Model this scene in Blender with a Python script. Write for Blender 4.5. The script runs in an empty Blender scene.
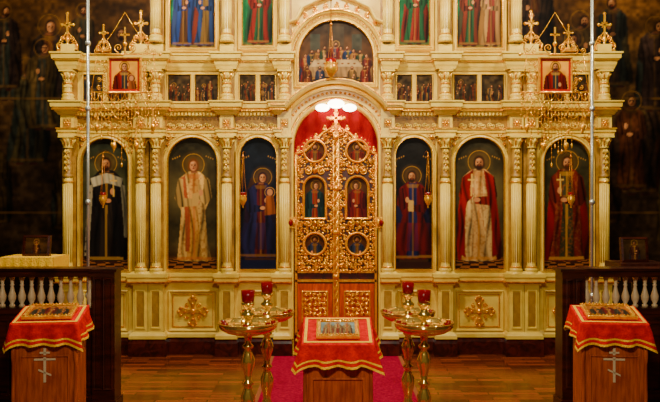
import bpy, math, random, bmesh
import numpy as np
from mathutils import Vector
random.seed(3); rng=np.random.RandomState(5)
PI=math.pi
COL=bpy.context.scene.collection
F0=720.0; D=9.0; CX=-0.075; CZ=1.9125
def LX(px): return (336-px)/80.0
def Z(py): return (354-py)/80.0
def FP(px,py,d):
    s=F0/d
    return (CX+(px-330)/s, d-D, CZ-(py-201)/s)
def lin(c):
    return tuple(((v/255.0)/12.92 if v/255.0<=0.04045 else ((v/255.0+0.055)/1.055)**2.4) for v in c)
# ------------------------------------------------------------ materials
def mat(name,c,rough=0.5,metal=0.0,c2=None,scale=6.0,bump=0.0,bscale=60,emit=None,es=0,stretch=(1,1,1),dist=0.0,spec=0.5):
    m=bpy.data.materials.new(name); m.use_nodes=True
    nt=m.node_tree; b=nt.nodes['Principled BSDF']
    b.inputs['Roughness'].default_value=rough; b.inputs['Metallic'].default_value=metal; b.inputs['Specular IOR Level'].default_value=spec
    b.inputs['Base Color'].default_value=(*lin(c),1)
    tc=nt.nodes.new('ShaderNodeTexCoord'); mp=nt.nodes.new('ShaderNodeMapping'); mp.inputs['Scale'].default_value=stretch
    nt.links.new(tc.outputs['Object'],mp.inputs['Vector'])
    if c2:
        n=nt.nodes.new('ShaderNodeTexNoise'); n.inputs['Scale'].default_value=scale; n.inputs['Detail'].default_value=6; n.inputs['Distortion'].default_value=dist
        nt.links.new(mp.outputs[0],n.inputs['Vector'])
        r=nt.nodes.new('ShaderNodeValToRGB'); r.color_ramp.elements[0].position=0.35; r.color_ramp.elements[1].position=0.65
        r.color_ramp.elements[0].color=(*lin(c),1); r.color_ramp.elements[1].color=(*lin(c2),1)
        nt.links.new(n.outputs['Fac'],r.inputs['Fac']); nt.links.new(r.outputs['Color'],b.inputs['Base Color'])
    if bump:
        n2=nt.nodes.new('ShaderNodeTexNoise'); n2.inputs['Scale'].default_value=bscale
        nt.links.new(mp.outputs[0],n2.inputs['Vector'])
        bp=nt.nodes.new('ShaderNodeBump'); bp.inputs['Strength'].default_value=bump; bp.inputs['Distance'].default_value=0.02
        nt.links.new(n2.outputs['Fac'],bp.inputs['Height']); nt.links.new(bp.outputs['Normal'],b.inputs['Normal'])
    if emit:
        b.inputs['Emission Color'].default_value=(*lin(emit),1); b.inputs['Emission Strength'].default_value=es
    return m
CREAM=mat('cream_paint',(240,208,84),0.33,0.0,(220,178,54),5,0.08,40)
CREAM2=mat('cream_recess_shade',(176,130,36),0.42,0.0,(142,98,22),10,0.2,50)  # darker cream behind the ornament, recess shade put into the colour
GOLD=mat('gold_leaf',(240,160,26),0.28,0.6,(190,100,10),30,0.3,70)
GOLDB=mat('bright_gold',(255,198,46),0.22,0.55,(238,146,16),25,0.2,60)
DGOLD=mat('door_gold',(255,194,42),0.2,0.6,(246,150,14),25,0.2,60)
BRASS=mat('polished_brass',(250,206,96),0.13,0.85)
REDD=mat('door_red_ground',(84,14,3),0.4,0.1,(44,7,3),10)
WOODP=mat('door_panel_wood',(206,76,8),0.35,0.0,(160,50,4),6,0.1,40,stretch=(6,6,1))
CURT=mat('red_curtain',(196,0,20),0.65,0.0,(146,0,12),4,spec=.1)
DARKW=mat('dark_wood',(76,28,14),0.3,0.0,(40,14,7),5,0.1,40,stretch=(1,1,6),spec=.4)
LECW=mat('lectern_wood',(200,92,26),0.4,0.0,(150,56,12),5,0.1,40,stretch=(8,8,1))
BAL=mat('baluster_cream',(236,208,160),0.4,0.0,(210,174,118),8)
MARB=mat('red_marble',(78,22,12),0.25,0.0,(38,12,8),7,dist=2.0,spec=.3)
REDC=mat('red_brocade',(232,14,1),0.7,0.0,(192,4,1),25,0.3,90,spec=.08)
GCLOTH=mat('gold_brocade',(255,200,20),0.6,0.0,(248,176,10),40,0.4,80,spec=.2)
CARP=mat('crimson_carpet',(176,2,56),0.95,0.0,(140,0,40),40,0.5,200,spec=.1)
CARPB=mat('carpet_border',(150,80,30),.9)
CHROME=mat('silver_metal',(215,215,200),0.25,0.7)
RGLASS=mat('ruby_glass',(130,3,3),0.08,0.0)
GLOW=mat('alabaster_glow',(255,250,235),0.4,0.0,emit=(255,244,220),es=12)
DARKWALL=mat('dark_mural_wall',(40,27,14),0.8,0.0,(20,14,9),2.0,spec=.1)
CEIL=mat('ceiling_plaster',(60,46,34),0.8)
WHITE=mat('pale_gilt_enamel',(226,206,160),0.35,0.2)
PAINT=bpy.data.materials.new('icon_paint'); PAINT.use_nodes=True
nt=PAINT.node_tree; b=nt.nodes['Principled BSDF']; a=nt.nodes.new('ShaderNodeAttribute'); a.attribute_name='Col'
nt.links.new(a.outputs['Color'],b.inputs['Base Color']); b.inputs['Roughness'].default_value=0.5
b.inputs['Specular IOR Level'].default_value=0.12
FLM=bpy.data.materials.new('parquet'); FLM.use_nodes=True
nt=FLM.node_tree; b=nt.nodes['Principled BSDF']; tc=nt.nodes.new('ShaderNodeTexCoord')
br=nt.nodes.new('ShaderNodeTexBrick'); br.inputs['Scale'].default_value=1.0
br.inputs['Color1'].default_value=(*lin((152,66,26)),1); br.inputs['Color2'].default_value=(*lin((80,30,14)),1); br.inputs['Mortar'].default_value=(*lin((40,15,8)),1)
br.inputs['Brick Width'].default_value=0.5; br.inputs['Row Height'].default_value=0.09; br.inputs['Mortar Size'].default_value=0.006
nt.links.new(tc.outputs['Object'],br.inputs['Vector']); nt.links.new(br.outputs['Color'],b.inputs['Base Color']); b.inputs['Roughness'].default_value=0.22
# ------------------------------------------------------------ mesh builder
class MB:
    def __init__(s): s.v=[]; s.f=[]; s.m=[]; s.s=[]
    def add(s,vs,fs,m=0,sm=False):
        o=len(s.v); s.v+=[tuple(p) for p in vs]
        for f in fs: s.f.append([i+o for i in f]); s.m.append(m); s.s.append(sm)
    def box(s,x0,x1,y0,y1,z0,z1,m=0):
        s.add([(x0,y0,z0),(x1,y0,z0),(x1,y1,z0),(x0,y1,z0),(x0,y0,z1),(x1,y0,z1),(x1,y1,z1),(x0,y1,z1)],
              [(0,1,5,4),(1,2,6,5),(2,3,7,6),(3,0,4,7),(4,5,6,7),(3,2,1,0)],m)
    def prism(s,poly,y0,y1,m=0):
        n=len(poly)
        s.add([(x,y0,z) for x,z in poly]+[(x,y1,z) for x,z in poly],
              [list(range(n)),list(range(2*n-1,n-1,-1))]+[(i,i+n,(i+1)%n+n,(i+1)%n) for i in range(n)],m)
    def lathe(s,prof,cx,cy,z0=0,n=16,m=0):
        vs=[];fs=[]
        for r,z in prof:
            for k in range(n):
                a=2*PI*k/n; vs.append((cx+r*math.cos(a),cy+r*math.sin(a),z0+z))
        for j in range(len(prof)-1):
            for k in range(n):
                fs.append((j*n+k,j*n+(k+1)%n,(j+1)*n+(k+1)%n,(j+1)*n+k))
        fs.append(list(range(n-1,-1,-1))); fs.append([ (len(prof)-1)*n+k for k in range(n)])
        s.add(vs,fs,m,True)
    def tube(s,pts,r,n=6,closed=False,m=0):
        P=[Vector(p) for p in pts]; L=len(P); vs=[];fs=[]
        for i in range(L):
            if closed: t=P[(i+1)%L]-P[i-1]
            else: t=P[min(i+1,L-1)]-P[max(i-1,0)]
            if t.length<1e-9: t=Vector((0,0,1))
            t.normalize(); up=Vector((0,1,0)) if abs(t.y)<0.9 else Vector((1,0,0))
            a=t.cross(up).normalized(); bb=t.cross(a)
            rr=r[i] if isinstance(r,(list,tuple)) else r
            for k in range(n):
                an=2*PI*k/n; vs.append(P[i]+a*(math.cos(an)*rr)+bb*(math.sin(an)*rr))
        for i in range(L if closed else L-1):
            j=(i+1)%L
            for k in range(n): fs.append((i*n+k,i*n+(k+1)%n,j*n+(k+1)%n,j*n+k))
        if not closed: fs.append(list(range(n))); fs.append([(L-1)*n+k for k in range(n-1,-1,-1)])
        s.add(vs,fs,m,True)
    def ball(s,c,rx,ry=None,rz=None,n=8,k=5,m=0):
        ry=ry or rx; rz=rz or rx; vs=[(c[0],c[1],c[2]-rz)];fs=[]
        for j in range(1,k):
            p=-PI/2+PI*j/k
            for i in range(n):
                a=2*PI*i/n; vs.append((c[0]+rx*math.cos(p)*math.cos(a),c[1]+ry*math.cos(p)*math.sin(a),c[2]+rz*math.sin(p)))
        vs.append((c[0],c[1],c[2]+rz)); T=len(vs)-1
        for i in range(n):
            fs.append((0,1+(i+1)%n,1+i)); fs.append((T,T-n+i,T-n+(i+1)%n))
            for j in range(k-2):
                o=1+j*n; fs.append((o+i,o+(i+1)%n,o+n+(i+1)%n,o+n+i))
        s.add(vs,fs,m,True)
    def sweep(s,path,prof,y0=0,closed=False,plane='XZ',m=0,inv=False,sm=False):
        L=len(path); P=[Vector(p) for p in path]; vs=[];fs=[]; k=len(prof)
        for i in range(L):
            if closed or 0<i<L-1:
                d1=(P[i]-P[i-1]).normalized(); d2=(P[(i+1)%L]-P[i]).normalized()
            elif i==0: d1=d2=(P[1]-P[0]).normalized()
            else: d1=d2=(P[i]-P[i-1]).normalized()
            n1=Vector((d1.y,-d1.x)); n2=Vector((d2.y,-d2.x)); nn=n1+n2
            if nn.length<1e-6: nn=n1
            nn.normalize(); nn=nn/max(0.5,nn.dot(n1))
            if inv: nn=-nn
            for u,v in prof:
                q=P[i]+nn*u
                vs.append((q.x,y0-v,q.y) if plane=='XZ' else (q.x,q.y,y0+v))
        for i in range(L if closed else L-1):
            j=(i+1)%L
            for c in range(k-1): fs.append((i*k+c,i*k+c+1,j*k+c+1,j*k+c))
        if not closed: fs.append(list(range(k))); fs.append([(L-1)*k+c for c in range(k)])
        s.add(vs,fs,m,sm)
    def obj(s,name,mats,parent=None,loc=None,label=None):
        me=bpy.data.meshes.new(name); me.from_pydata(s.v,[],s.f)
        if not isinstance(mats,(list,tuple)): mats=[mats]
        for q in mats: me.materials.append(q)
        me.polygons.foreach_set('material_index',s.m); me.polygons.foreach_set('use_smooth',s.s); me.update()
        bm=bmesh.new(); bm.from_mesh(me); bmesh.ops.recalc_face_normals(bm,faces=bm.faces); bm.to_mesh(me); bm.free()
        o=bpy.data.objects.new(name,me); COL.objects.link(o)
        if parent: o.parent=parent
        if loc: o.location=loc
        if label: o['label']=label
        return o
def thing(name,label,cat,loc=(0,0,0),group=None):
    o=bpy.data.objects.new(name,None); COL.objects.link(o); o.location=loc; o.empty_display_size=0.1
    o['label']=label; o['category']=cat
    if group: o['group']=group
    return o
def tag(o,label,cat,group=None):
    o['label']=label; o['category']=cat
    if group:o['group']=group
    return o
def dup(o,parent=None,loc=None):
    c=o.copy(); COL.objects.link(c); c.parent=parent
    if loc is not None: c.location=loc
    return c
def arc(cx,cz,r,a0,a1,n=20): return [(cx+r*math.cos(math.radians(a0+(a1-a0)*i/n)),cz+r*math.sin(math.radians(a0+(a1-a0)*i/n))) for i in range(n+1)]
def archpath(cx,w,zb,zt,n=20): return [(cx-w,zb)]+arc(cx,zt-w,w,180,0,n)+[(cx+w,zb)]
def spiral(mb,cx,cz,y,r,turns,a0,hand,th,m=0,n=14,sx=1):
    pts=[];rs=[]
    for i in range(n+1):
        t=i/n; a=a0+hand*turns*2*PI*t; rr=r*(1-0.85*t)
        pts.append((cx+sx*rr*math.cos(a),y,cz+rr*math.sin(a))); rs.append(th*(1-0.5*t))
    mb.tube(pts,rs,5,m=m)
    e=pts[-1]; mb.ball((e[0],e[1]-th*0.3,e[2]),th*1.6,n=6,k=4,m=m)
# ------------------------------------------------------------ painting
class CV:
    def __init__(s,w,h,res=0.007):
        s.w,s.h=w,h; s.nx=max(8,int(w/res)+1); s.nz=max(8,int(h/res)+1)
        s.x=np.linspace(-w/2,w/2,s.nx)[None,:].repeat(s.nz,0); s.z=np.linspace(0,h,s.nz)[:,None].repeat(s.nx,1)
        s.c=np.zeros((s.nz,s.nx,3)); s.fc=None
    def noise(s,sc=0.08):
        g=rng.rand(int(s.h/sc)+3,int(s.w/sc)+3); fz=s.z/sc; fx=(s.x+s.w/2)/sc; iz=fz.astype(int); ix=fx.astype(int); a=fz-iz;b_=fx-ix
        a=a*a*(3-2*a); b_=b_*b_*(3-2*b_)
        return (g[iz,ix]*(1-a)*(1-b_)+g[iz+1,ix]*a*(1-b_)+g[iz,ix+1]*(1-a)*b_+g[iz+1,ix+1]*a*b_)
    def grad(s,stops):
        t=s.z/s.h; ts=[q[0] for q in stops]
        for k in range(3): s.c[...,k]=np.interp(t,ts,[lin(q[1])[k] for q in stops])
    def mul(s,f): s.c*=f[...,None]
    def put(s,mask,col,al=1.0,fold=None):
        c=np.array(lin(col)); mk=mask*al
        sh=np.ones_like(s.x) if fold is None else fold
        s.c=s.c*(1-mk[...,None])+(c[None,None,:]*sh[...,None])*mk[...,None]
    def ell(s,cx,cz,rx,rz,col,al=1.0,soft=0.12):
        d=np.sqrt(((s.x-cx)/rx)**2+((s.z-cz)/rz)**2)
        s.put(np.clip((1+soft-d)/(2*soft),0,1),col,al)
    def ring(s,cx,cz,r,wd,col,al=1.0):
        d=np.abs(np.sqrt((s.x-cx)**2+(s.z-cz)**2)-r); s.put(np.clip(1.5-d/wd,0,1),col,al)
    def poly(s,pts,col,al=1.0,fold=0,ff=60,ph=0,orn=None):
        ins=np.zeros(s.x.shape,bool); n=len(pts)
        for i in range(n):
            x1,z1=pts[i]; x2,z2=pts[(i+1)%n]
            if z1==z2: continue
            c=((z1>s.z)!=(z2>s.z))&(s.x<(x2-x1)*(s.z-z1)/(z2-z1)+x1); ins^=c
        f=None
        if fold:
            w=0.5+0.5*np.sin(s.x*ff*1.3+ph+np.sin(s.z*6+ph)*2.2+s.z*3); w2=0.5+0.5*np.sin(s.x*ff*.5+s.z*8+ph*2)
            f=(1.25-fold*1.5*w**2.5-fold*.9*w2)
            if s.fc:
                u=(s.x-s.fc[0])/(.2*s.fc[1]); v=(s.z-s.fc[2])/s.fc[1]; f=f*np.clip(1.08-.5*u*u-.28*u,.2,1.25)*np.clip(.58+.5*v,.45,1.1)
            f=np.clip(f,.06,1.35)
        m=ins*1.0
        if s.nx>60:
            m[1:-1,1:-1]=(m[1:-1,1:-1]*2+m[:-2,1:-1]+m[2:,1:-1]+m[1:-1,:-2]+m[1:-1,2:])/6
        s.put(m,col,al,f)
        if orn:
            pat=np.clip(s.noise(.022)*2.6-1.2,0,1)
            s.put(ins*pat,orn,.6,f)
    def obj(s,name,parent,loc,keep=None):
        N=s.nx*s.nz; co=np.stack([s.x,np.zeros_like(s.x),s.z],-1).reshape(-1,3)
        idx=np.arange(N).reshape(s.nz,s.nx)
        q=np.stack([idx[:-1,:-1],idx[:-1,1:],idx[1:,1:],idx[1:,:-1]],-1).reshape(-1,4)
        if keep is not None:
            cx=(co[q[:,0],0]+co[q[:,2],0])/2; cz=(co[q[:,0],2]+co[q[:,2],2])/2; q=q[keep(cx,cz)]
        me=bpy.data.meshes.new(name); me.from_pydata(co.tolist(),[],q.tolist())
        at=me.color_attributes.new('Col','FLOAT_COLOR','POINT')
        rgba=np.ones((N,4)); rgba[:,:3]=np.clip(s.c.reshape(-1,3),0,1); at.data.foreach_set('color',rgba.ravel().astype(np.float32))
        me.materials.append(PAINT); me.update()
        o=bpy.data.objects.new(name,me); COL.objects.link(o); o.parent=parent; o.location=loc
        return o
SK=(190,120,68)
def saint(cv,cx,z0,h,robe,inner,cape=None,hair=(46,22,10),beard=False,trim=(190,130,38),halo=True,item=None,ermine=False,child=False,seated=False,lean=0,orn=None,sash=None,sleeve=None,capefront=False,hr=1.0,flip=1,sway=.0):
    U=lambda pts:[(cx+flip*(x+sway*math.sin(z*3.1))*h,z0+z*h) for x,z in pts]
    G=lambda x: cx+flip*x*h
    cv.fc=(cx,h,z0)
    if halo:
        cv.ell(cx+lean*h,z0+0.93*h,0.1*h*hr,0.1*h*hr,(150,98,28),0.22,0.35); cv.ring(cx+lean*h,z0+0.93*h,0.1*h*hr,max(.003,.0028*h),(196,136,44),.65)
    wd=0.24 if seated else 0.16
    if cape: cv.poly(U([(-.07,.86),(.07,.86),(.145,.78),(.18,.5),(.2,.2),(.19,.04),(.1,.03),(-.1,.03),(-.2,.05),(-.21,.2),(-.18,.5),(-.145,.78)]),cape,fold=.5,ff=45/h,ph=1)
    cv.poly(U([(-.05,.865),(.05,.865),(.135,.8),(.15,.6),(.11,.5),(wd*.8,.22),(wd,.04),(wd*.4,.025),(-wd*.5,.03),(-wd,.045),(-wd*.85,.22),(-.11,.5),(-.15,.6),(-.135,.8)]),robe,fold=.45,ff=60/h,orn=orn)
    cv.poly(U([(-.04,.86),(.04,.86),(.045,.5),(.07,.05),(-.07,.05),(-.045,.5)]),inner,fold=.4,ff=80/h,ph=2,orn=orn)
    cv.poly(U([(-.009,.84),(.009,.84),(.011,.07),(-.011,.07)]),trim,.5)
    cv.poly(U([(-wd,.045),(wd,.04),(wd*.98,.068),(-wd*.98,.073)]),trim,.5)
    cv.poly(U([(-.07,.84),(.07,.84),(.05,.80),(-.05,.80)]),trim,.5)
    if sash: cv.poly(U([(-.115,.81),(-.08,.83),(-.03,.45),(-.04,.12),(-.08,.12),(-.075,.45)]),sash,.85,fold=.3,ff=90/h)
    sv=sleeve or robe
    cv.poly(U([(-.145,.79),(-.1,.8),(-.085,.62),(.02,.61),(.03,.55),(-.13,.53),(-.175,.62)]),tuple(int(q*.8) for q in sv),fold=.5,ff=90/h)
    cv.poly(U([(.145,.79),(.1,.8),(.09,.68),(.07,.67),(.04,.62),(.11,.55),(.175,.62)]),tuple(int(q*.88) for q in sv),fold=.5,ff=90/h)
    if capefront:
        for q in(-1,1): cv.poly(U([(q*.045,.86),(q*.135,.8),(q*.165,.5),(q*.18,.1),(q*.12,.06),(q*.12,.45),(q*.07,.7)]),cape,fold=.5,ff=60/h,ph=q)
    if ermine:
        cv.poly(U([(-.15,.79),(0,.84),(.15,.79),(.13,.71),(0,.75),(-.13,.71)]),(176,160,122),.9,fold=.35)
        cv.poly(U([(-.165,.72),(-.125,.74),(-.15,.4),(-.16,.08),(-.20,.08),(-.19,.4)]),(170,152,112),.85,fold=.4,ff=90/h)
        cv.poly(U([(.165,.72),(.125,.74),(.15,.4),(.16,.25),(.19,.25),(.19,.4)]),(164,148,110),.8,fold=.4,ff=90/h)
        for i in range(7): cv.ell(G(-(.15+.006*i)),z0+(.66-.09*i)*h,.008*h,.012*h,(30,20,14))
    cv.ell(G(.02),z0+.585*h,.03*h,.02*h,SK); cv.ell(G(.06),z0+.67*h,.02*h,.03*h,SK)
    if seated: cv.poly(U([(-.2,.42),(.18,.42),(.24,.3),(.2,.12),(-.2,.12),(-.24,.3)]),tuple(min(255,int(q*1.2)) for q in robe),.5,fold=.6,ff=50/h)
    if item=='cross':
        cv.poly(U([(.055,.62),(.067,.62),(.067,.82),(.055,.82)]),(210,160,66)); cv.poly(U([(.03,.76),(.095,.76),(.095,.775),(.03,.775)]),(210,160,66))
    if item=='scroll': cv.poly(U([(-.01,.66),(.05,.67),(.05,.55),(-.01,.54)]),(186,140,66))
    if child:
        cv.ring(G(.1),z0+.76*h,.055*h,.0035,(196,136,50),.8); cv.poly(U([(.06,.72),(.14,.72),(.17,.52),(.04,.5)]),(164,80,26),fold=.4)
        cv.ell(G(.1),z0+.76*h,.032*h,.038*h,SK)
    cv.ell(cx-.06*h,z0+.02*h,.04*h,.014*h,(50,22,12)); cv.ell(cx+.07*h,z0+.02*h,.04*h,.014*h,(50,22,12))
    hx=cx+lean*h
    cv.poly([(hx-.022*h,z0+.89*h),(hx+.022*h,z0+.89*h),(cx+.03*h,z0+.85*h),(cx-.03*h,z0+.85*h)],(134,76,42))
    cv.ell(hx,z0+.93*h,.048*h,.056*h,hair,1,.2); cv.ell(hx,z0+.9*h,.050*h,.036*h,hair,1,.2)
    cv.ell(hx,z0+.918*h,.034*h,.045*h,SK); cv.ell(hx+.022*h,z0+.915*h,.017*h,.036*h,(104,54,26),.65,.5)
    cv.ell(hx-.012*h,z0+.945*h,.014*h,.010*h,(222,158,100),.5,.5)
    if beard: cv.ell(hx,z0+.880*h,.030*h,.030*h,hair,1,.25)
    cv.ell(hx,z0+.894*h,.012*h,.004*h,(124,40,24))
    for sx in(-1,1):
        cv.ell(hx+sx*.014*h,z0+.925*h,.008*h,.005*h,(30,12,6)); cv.ell(hx+sx*.014*h,z0+.936*h,.011*h,.003*h,(60,28,12),.8)
    cv.ell(hx+.003*h,z0+.910*h,.005*h,.012*h,(124,68,34))
    cv.fc=None
def bgsaint(cv,top,mid,bot,checker=True):
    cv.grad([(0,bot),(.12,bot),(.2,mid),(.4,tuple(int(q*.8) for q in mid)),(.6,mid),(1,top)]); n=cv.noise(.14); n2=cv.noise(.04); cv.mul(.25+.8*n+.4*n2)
    if checker:
        t=cv.z<.15
        pz=np.floor(np.log(np.maximum(.19-cv.z,.01))*5); px=np.floor((cv.x)/(.13-.35*cv.z)); ch=((pz+px)%2<1)&t
        cv.put(t*1.0,(30,14,8)); cv.put(ch*1.0,(132,74,26))
        cv.put(((cv.z>.15)&(cv.z<.165))*1.0,(80,44,16))
    for sx in(-1,1):
        for i in range(4): cv.ell(sx*(cv.w*.26+.028*i),cv.h-.24-.012*i,.008,.011,(176,120,44),.7)
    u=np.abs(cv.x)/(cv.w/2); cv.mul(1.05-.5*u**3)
PR=[(0,0),(0,.04),(.008,.055),(.02,.05),(.03,.03),(.045,.05),(.055,.02),(.065,.0)]
PRS=[(0,0),(0,.018),(.008,.024),(.014,.012),(.018,0)]
def icon(label,cx,w,zb,zt,paintfn,arched=True,y=-0.004,prof=PR,group=None,fm=None):
    e=thing('icon_painting',label,'icon',(cx,y,zb),group)
    cv=CV(2*w,zt-zb,0.0065 if w>.15 else 0.006); paintfn(cv)
    if arched:
        sp=(zt-zb)-w
        kp=lambda x,z:(z<sp)|(x*x+(z-sp)**2<w*w)
    else: kp=None
    cv.obj('painted_panel',e,(0,-0.004,0),kp)
    mb=MB(); H=zt-zb
    path=(archpath(0,w,0,H) if arched else [(-w,0),(-w,H),(w,H),(w,0)])
    mb.sweep(path,[(u-.006,v) for u,v in prof],0,True,'XZ',0,True)
    g=[(0,0),(0,.058),(-.01,.058),(-.014,0)] if w>.15 else [(0,0),(0,.022),(-.005,.022),(-.007,0)]
    mb.sweep(path,g,0,True,'XZ',1,True)
    mb.obj('frame',[fm or CREAM,GOLDB],e)
    bk=MB(); bk.prism(path,-0.001,0.0035); bk.obj('back_board',DARKW,e)
    return e
# ============================================================ SETTING
def struct(mb,name,m):
    o=mb.obj(name,m); o['kind']='structure'; return o
m_=MB(); m_.box(-6,6,-10,2.0,-.1,0); struct(m_,'floor',FLM)
m_=MB(); m_.box(-6,6,1.6,1.8,0,6); struct(m_,'wall_back',DARKWALL)
m_=MB(); m_.box(-6.2,-6,-10,1.8,0,6); struct(m_,'wall_left',DARKWALL)
m_=MB(); m_.box(6,6.2,-10,1.8,0,6); struct(m_,'wall_right',DARKWALL)
m_=MB(); m_.box(-6.2,6.2,-10,1.8,6,6.1); struct(m_,'ceiling',CEIL)
def mural(sd):
    rr=random.Random(11+sd)
    def p(cv):
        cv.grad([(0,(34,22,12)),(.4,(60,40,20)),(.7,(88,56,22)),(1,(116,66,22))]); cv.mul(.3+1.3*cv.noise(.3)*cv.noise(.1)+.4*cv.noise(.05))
        cs=[(70,46,28),(44,46,36),(90,44,20),(66,54,28),(84,60,26),(52,34,26)]
        for k in range(12):
            x=-1.15+2.3*((k*0.37)%1); z=(1.5,3.15,2.2,3.6)[k%4]+rr.uniform(-.25,.25); h=rr.uniform(1.0,1.7)
            saint(cv,x,z,h,rr.choice(cs),rr.choice(cs),trim=(100,66,24),halo=False,beard=rr.random()>.4,cape=rr.choice(cs),lean=rr.uniform(-.05,.05),flip=rr.choice((-1,1)),sway=rr.uniform(-.06,.06))
            cv.ring(x,z+.93*h,.1*h,.01,(140,92,32),rr.uniform(.15,.5))
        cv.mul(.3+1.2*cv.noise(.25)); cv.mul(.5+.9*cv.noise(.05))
        for zz in(1.72,3.4): cv.put(((cv.z>zz)&(cv.z<zz+.04))*cv.noise(.1),(120,78,26),.6)
    e=thing('mural','dim brown wall mural of haloed robed figures','mural',(sd*3.9,1.59,0))
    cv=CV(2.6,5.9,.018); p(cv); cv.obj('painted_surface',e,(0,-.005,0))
    mb=MB(); mb.sweep([(-1.3,0),(-1.3,5.9),(1.3,5.9),(1.3,0)],[(0,0),(0,.03),(.05,.03),(.06,0)],0,True,'XZ',0,True); mb.obj('border_moulding',DARKW,e)
mural(-1); mural(1)
# ============================================================ ICONOSTASIS
ICO=thing('iconostasis','tall cream and gold carved wooden icon screen with columns and cornices','iconostasis')
OUT=LX(64); MID=LX(152); DW=.53; DS=Z(145); TOPM=4.98; TOPO=Z(55)
mb=MB()
poly=[(-OUT,0),(-OUT,TOPO),(-MID,TOPO),(-MID,TOPM),(MID,TOPM),(MID,TOPO),(OUT,TOPO),(OUT,0),(DW,0)]+arc(0,DS,DW,0,180,28)+[(-DW,0)]
mb.prism(poly,0,.16); mb.obj('screen_body',[CREAM],ICO)
COLS=[71,143,158,228,285]
def plan(xs,x0,x1,pw=.1,pj=.13,y=0):
    iv=[]
    for x in sorted(xs):
        a,b_=max(x-pw,x0),min(x+pw,x1)
        if iv and a<iv[-1][1]+.03: iv[-1][1]=b_
        else: iv.append([a,b_])
    pts=[(x0,y+.16)]
    if iv[0][0]>x0+.04: pts.append((x0,y))
    else: iv[0][0]=x0
    for k,(a,b_) in enumerate(iv):
        if a>x0: pts.append((a,y))
        pts.append((a,y-pj))
        if b_<x1-.04: pts+=[(b_,y-pj),(b_,y)]
        else: pts+=[(x1,y-pj),(x1,y+.16)]; return pts
    pts+=[(x1,y),(x1,y+.16)]
    return pts
def hcorn(name,z,prof,px,x0,x1,m,pw=.1,pj=.13):
    mb=MB()
    for s in (-1,1):
        xs=[s*LX(p) for p in px]; a,b_=s*x0,s*x1
        mb.sweep(plan(xs,min(a,b_),max(a,b_),pw,pj),prof,z,False,'XY')
    return mb.obj(name,m,ICO)
IN=.60
hcorn('base_plinth',0,[(0,0),(.04,0),(.04,.16),(.03,.19),(.03,.215),(0,.215)],COLS,IN-.02,OUT,MARB)
hcorn('base_moulding',.215,[(0,0),(.035,0),(.035,.04),(.015,.07),(0,.08)],COLS,IN-.0,OUT,CREAM)
hcorn('dado_cornice',Z(284),[(0,0),(.01,0),(.02,.03),(.045,.05),(.05,.09),(.06,.10),(.06,.14),(.02,.15),(0,.17)],COLS,IN-.0,OUT,CREAM)
hcorn('dado_gilding',Z(284)+.03,[(.03,0),(.058,.0),(.062,.012),(.03,.02)],COLS,IN-.0,OUT,GOLD)
hcorn('architrave',Z(137),[(0,0),(.02,0),(.02,.04),(.035,.05),(.035,.09),(0,.1)],COLS,IN+.1,OUT,CREAM)
hcorn('main_cornice',Z(116),[(0,0),(.02,0),(.03,.02),(.05,.04),(.06,.07),(.09,.09),(.095,.14),(.11,.15),(.11,.165),(0,.18)],COLS,IN+.1,OUT,CREAM)
hcorn('cornice_gilding',Z(116)+.055,[(.04,0),(.08,.0),(.08,.015),(.04,.02)],COLS,IN+.1,OUT,GOLDB)
hcorn('architrave_gilding',Z(137)+.085,[(.0,0),(.045,.0),(.045,.016),(.0,.02)],COLS,IN+.1,OUT,GOLDB)
hcorn('upper_cornice',Z(71),[(0,0),(.02,0),(.03,.03),(.04,.05),(.05,.1),(.08,.12),(.085,.17),(.1,.18),(.1,.2),(0,.22)],COLS,IN-.0,OUT,CREAM)
hcorn('upper_gilding',Z(71)+.1,[(.03,0),(.065,.0),(.065,.018),(.03,.02)],COLS,IN-.0,OUT,GOLDB)
hcorn('top_cornice',4.72,[(0,0),(.03,0),(.05,.06),(.1,.1),(.14,.18),(.14,.24),(0,.26)],COLS[2:],0.01,MID,CREAM)
for s in(-1,1):
    mb=MB(); mb.box(min(s*.72,s*OUT),max(s*.72,s*OUT),-.006,0,Z(134),Z(117)); mb.obj('frieze_field',CREAM2,ICO)
mb=MB()
for s in(-1,1):
    x=IN+.14
    while x<OUT:
        mb.box(s*x-.012,s*x+.012,-.06,-.0,Z(116)+.0,Z(116)+.035); x+=.045
mb.obj('dentil_row',CREAM,ICO)['kind']='stuff'
mb=MB()
for s in(-1,1):
    for z,yy in ((Z(126),-.016),(Z(60),-.05)):
        x=IN+.16
        while x<OUT-.03:
            if min(abs(x-LX(p)) for p in COLS)>.12:
                spiral(mb,s*x,z,yy,.036,1.1,0,s,.010); spiral(mb,s*(x+.045),z,yy,.036,1.1,PI,s,.010)
                mb.ball((s*(x+.022),yy-.01,z),.014,n=6,k=4)
            x+=.115
mb.obj('frieze_scrollwork',CREAM,ICO)['kind']='stuff'
IB={'A':(106,24,138,270),'B':(193,25.5,137,270),'C':(258.5,19,137,270)}
def spand(cx,w,zt):
    for t in(-1,1):
        mb=MB()
        x=cx+t*(w*.88); z=zt-w*.1
        mb.prism([(cx+t*w*1.02,zt+.0),(cx+t*w*.5,zt+.0),(cx+t*w*.8,zt-w*.2),(cx+t*w*1.02,zt-w*.55)],-.006,0,1)
        spiral(mb,x,z,-.014,.045,1.2,PI/2,t,.010); spiral(mb,x+t*.01,z-.09,-.014,.03,1.1,-PI/2,-t,.009)
        spiral(mb,x-t*.07,z+.03,-.014,.025,1.,0,-t,.008)
        mb.obj('spandrel_carving',[GOLDB,CREAM2],ICO)
for k,(c,w,t,b_) in IB.items():
    for s in(-1,1): spand(s*LX(c),w/80+.03,Z(t)+.03)
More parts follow.
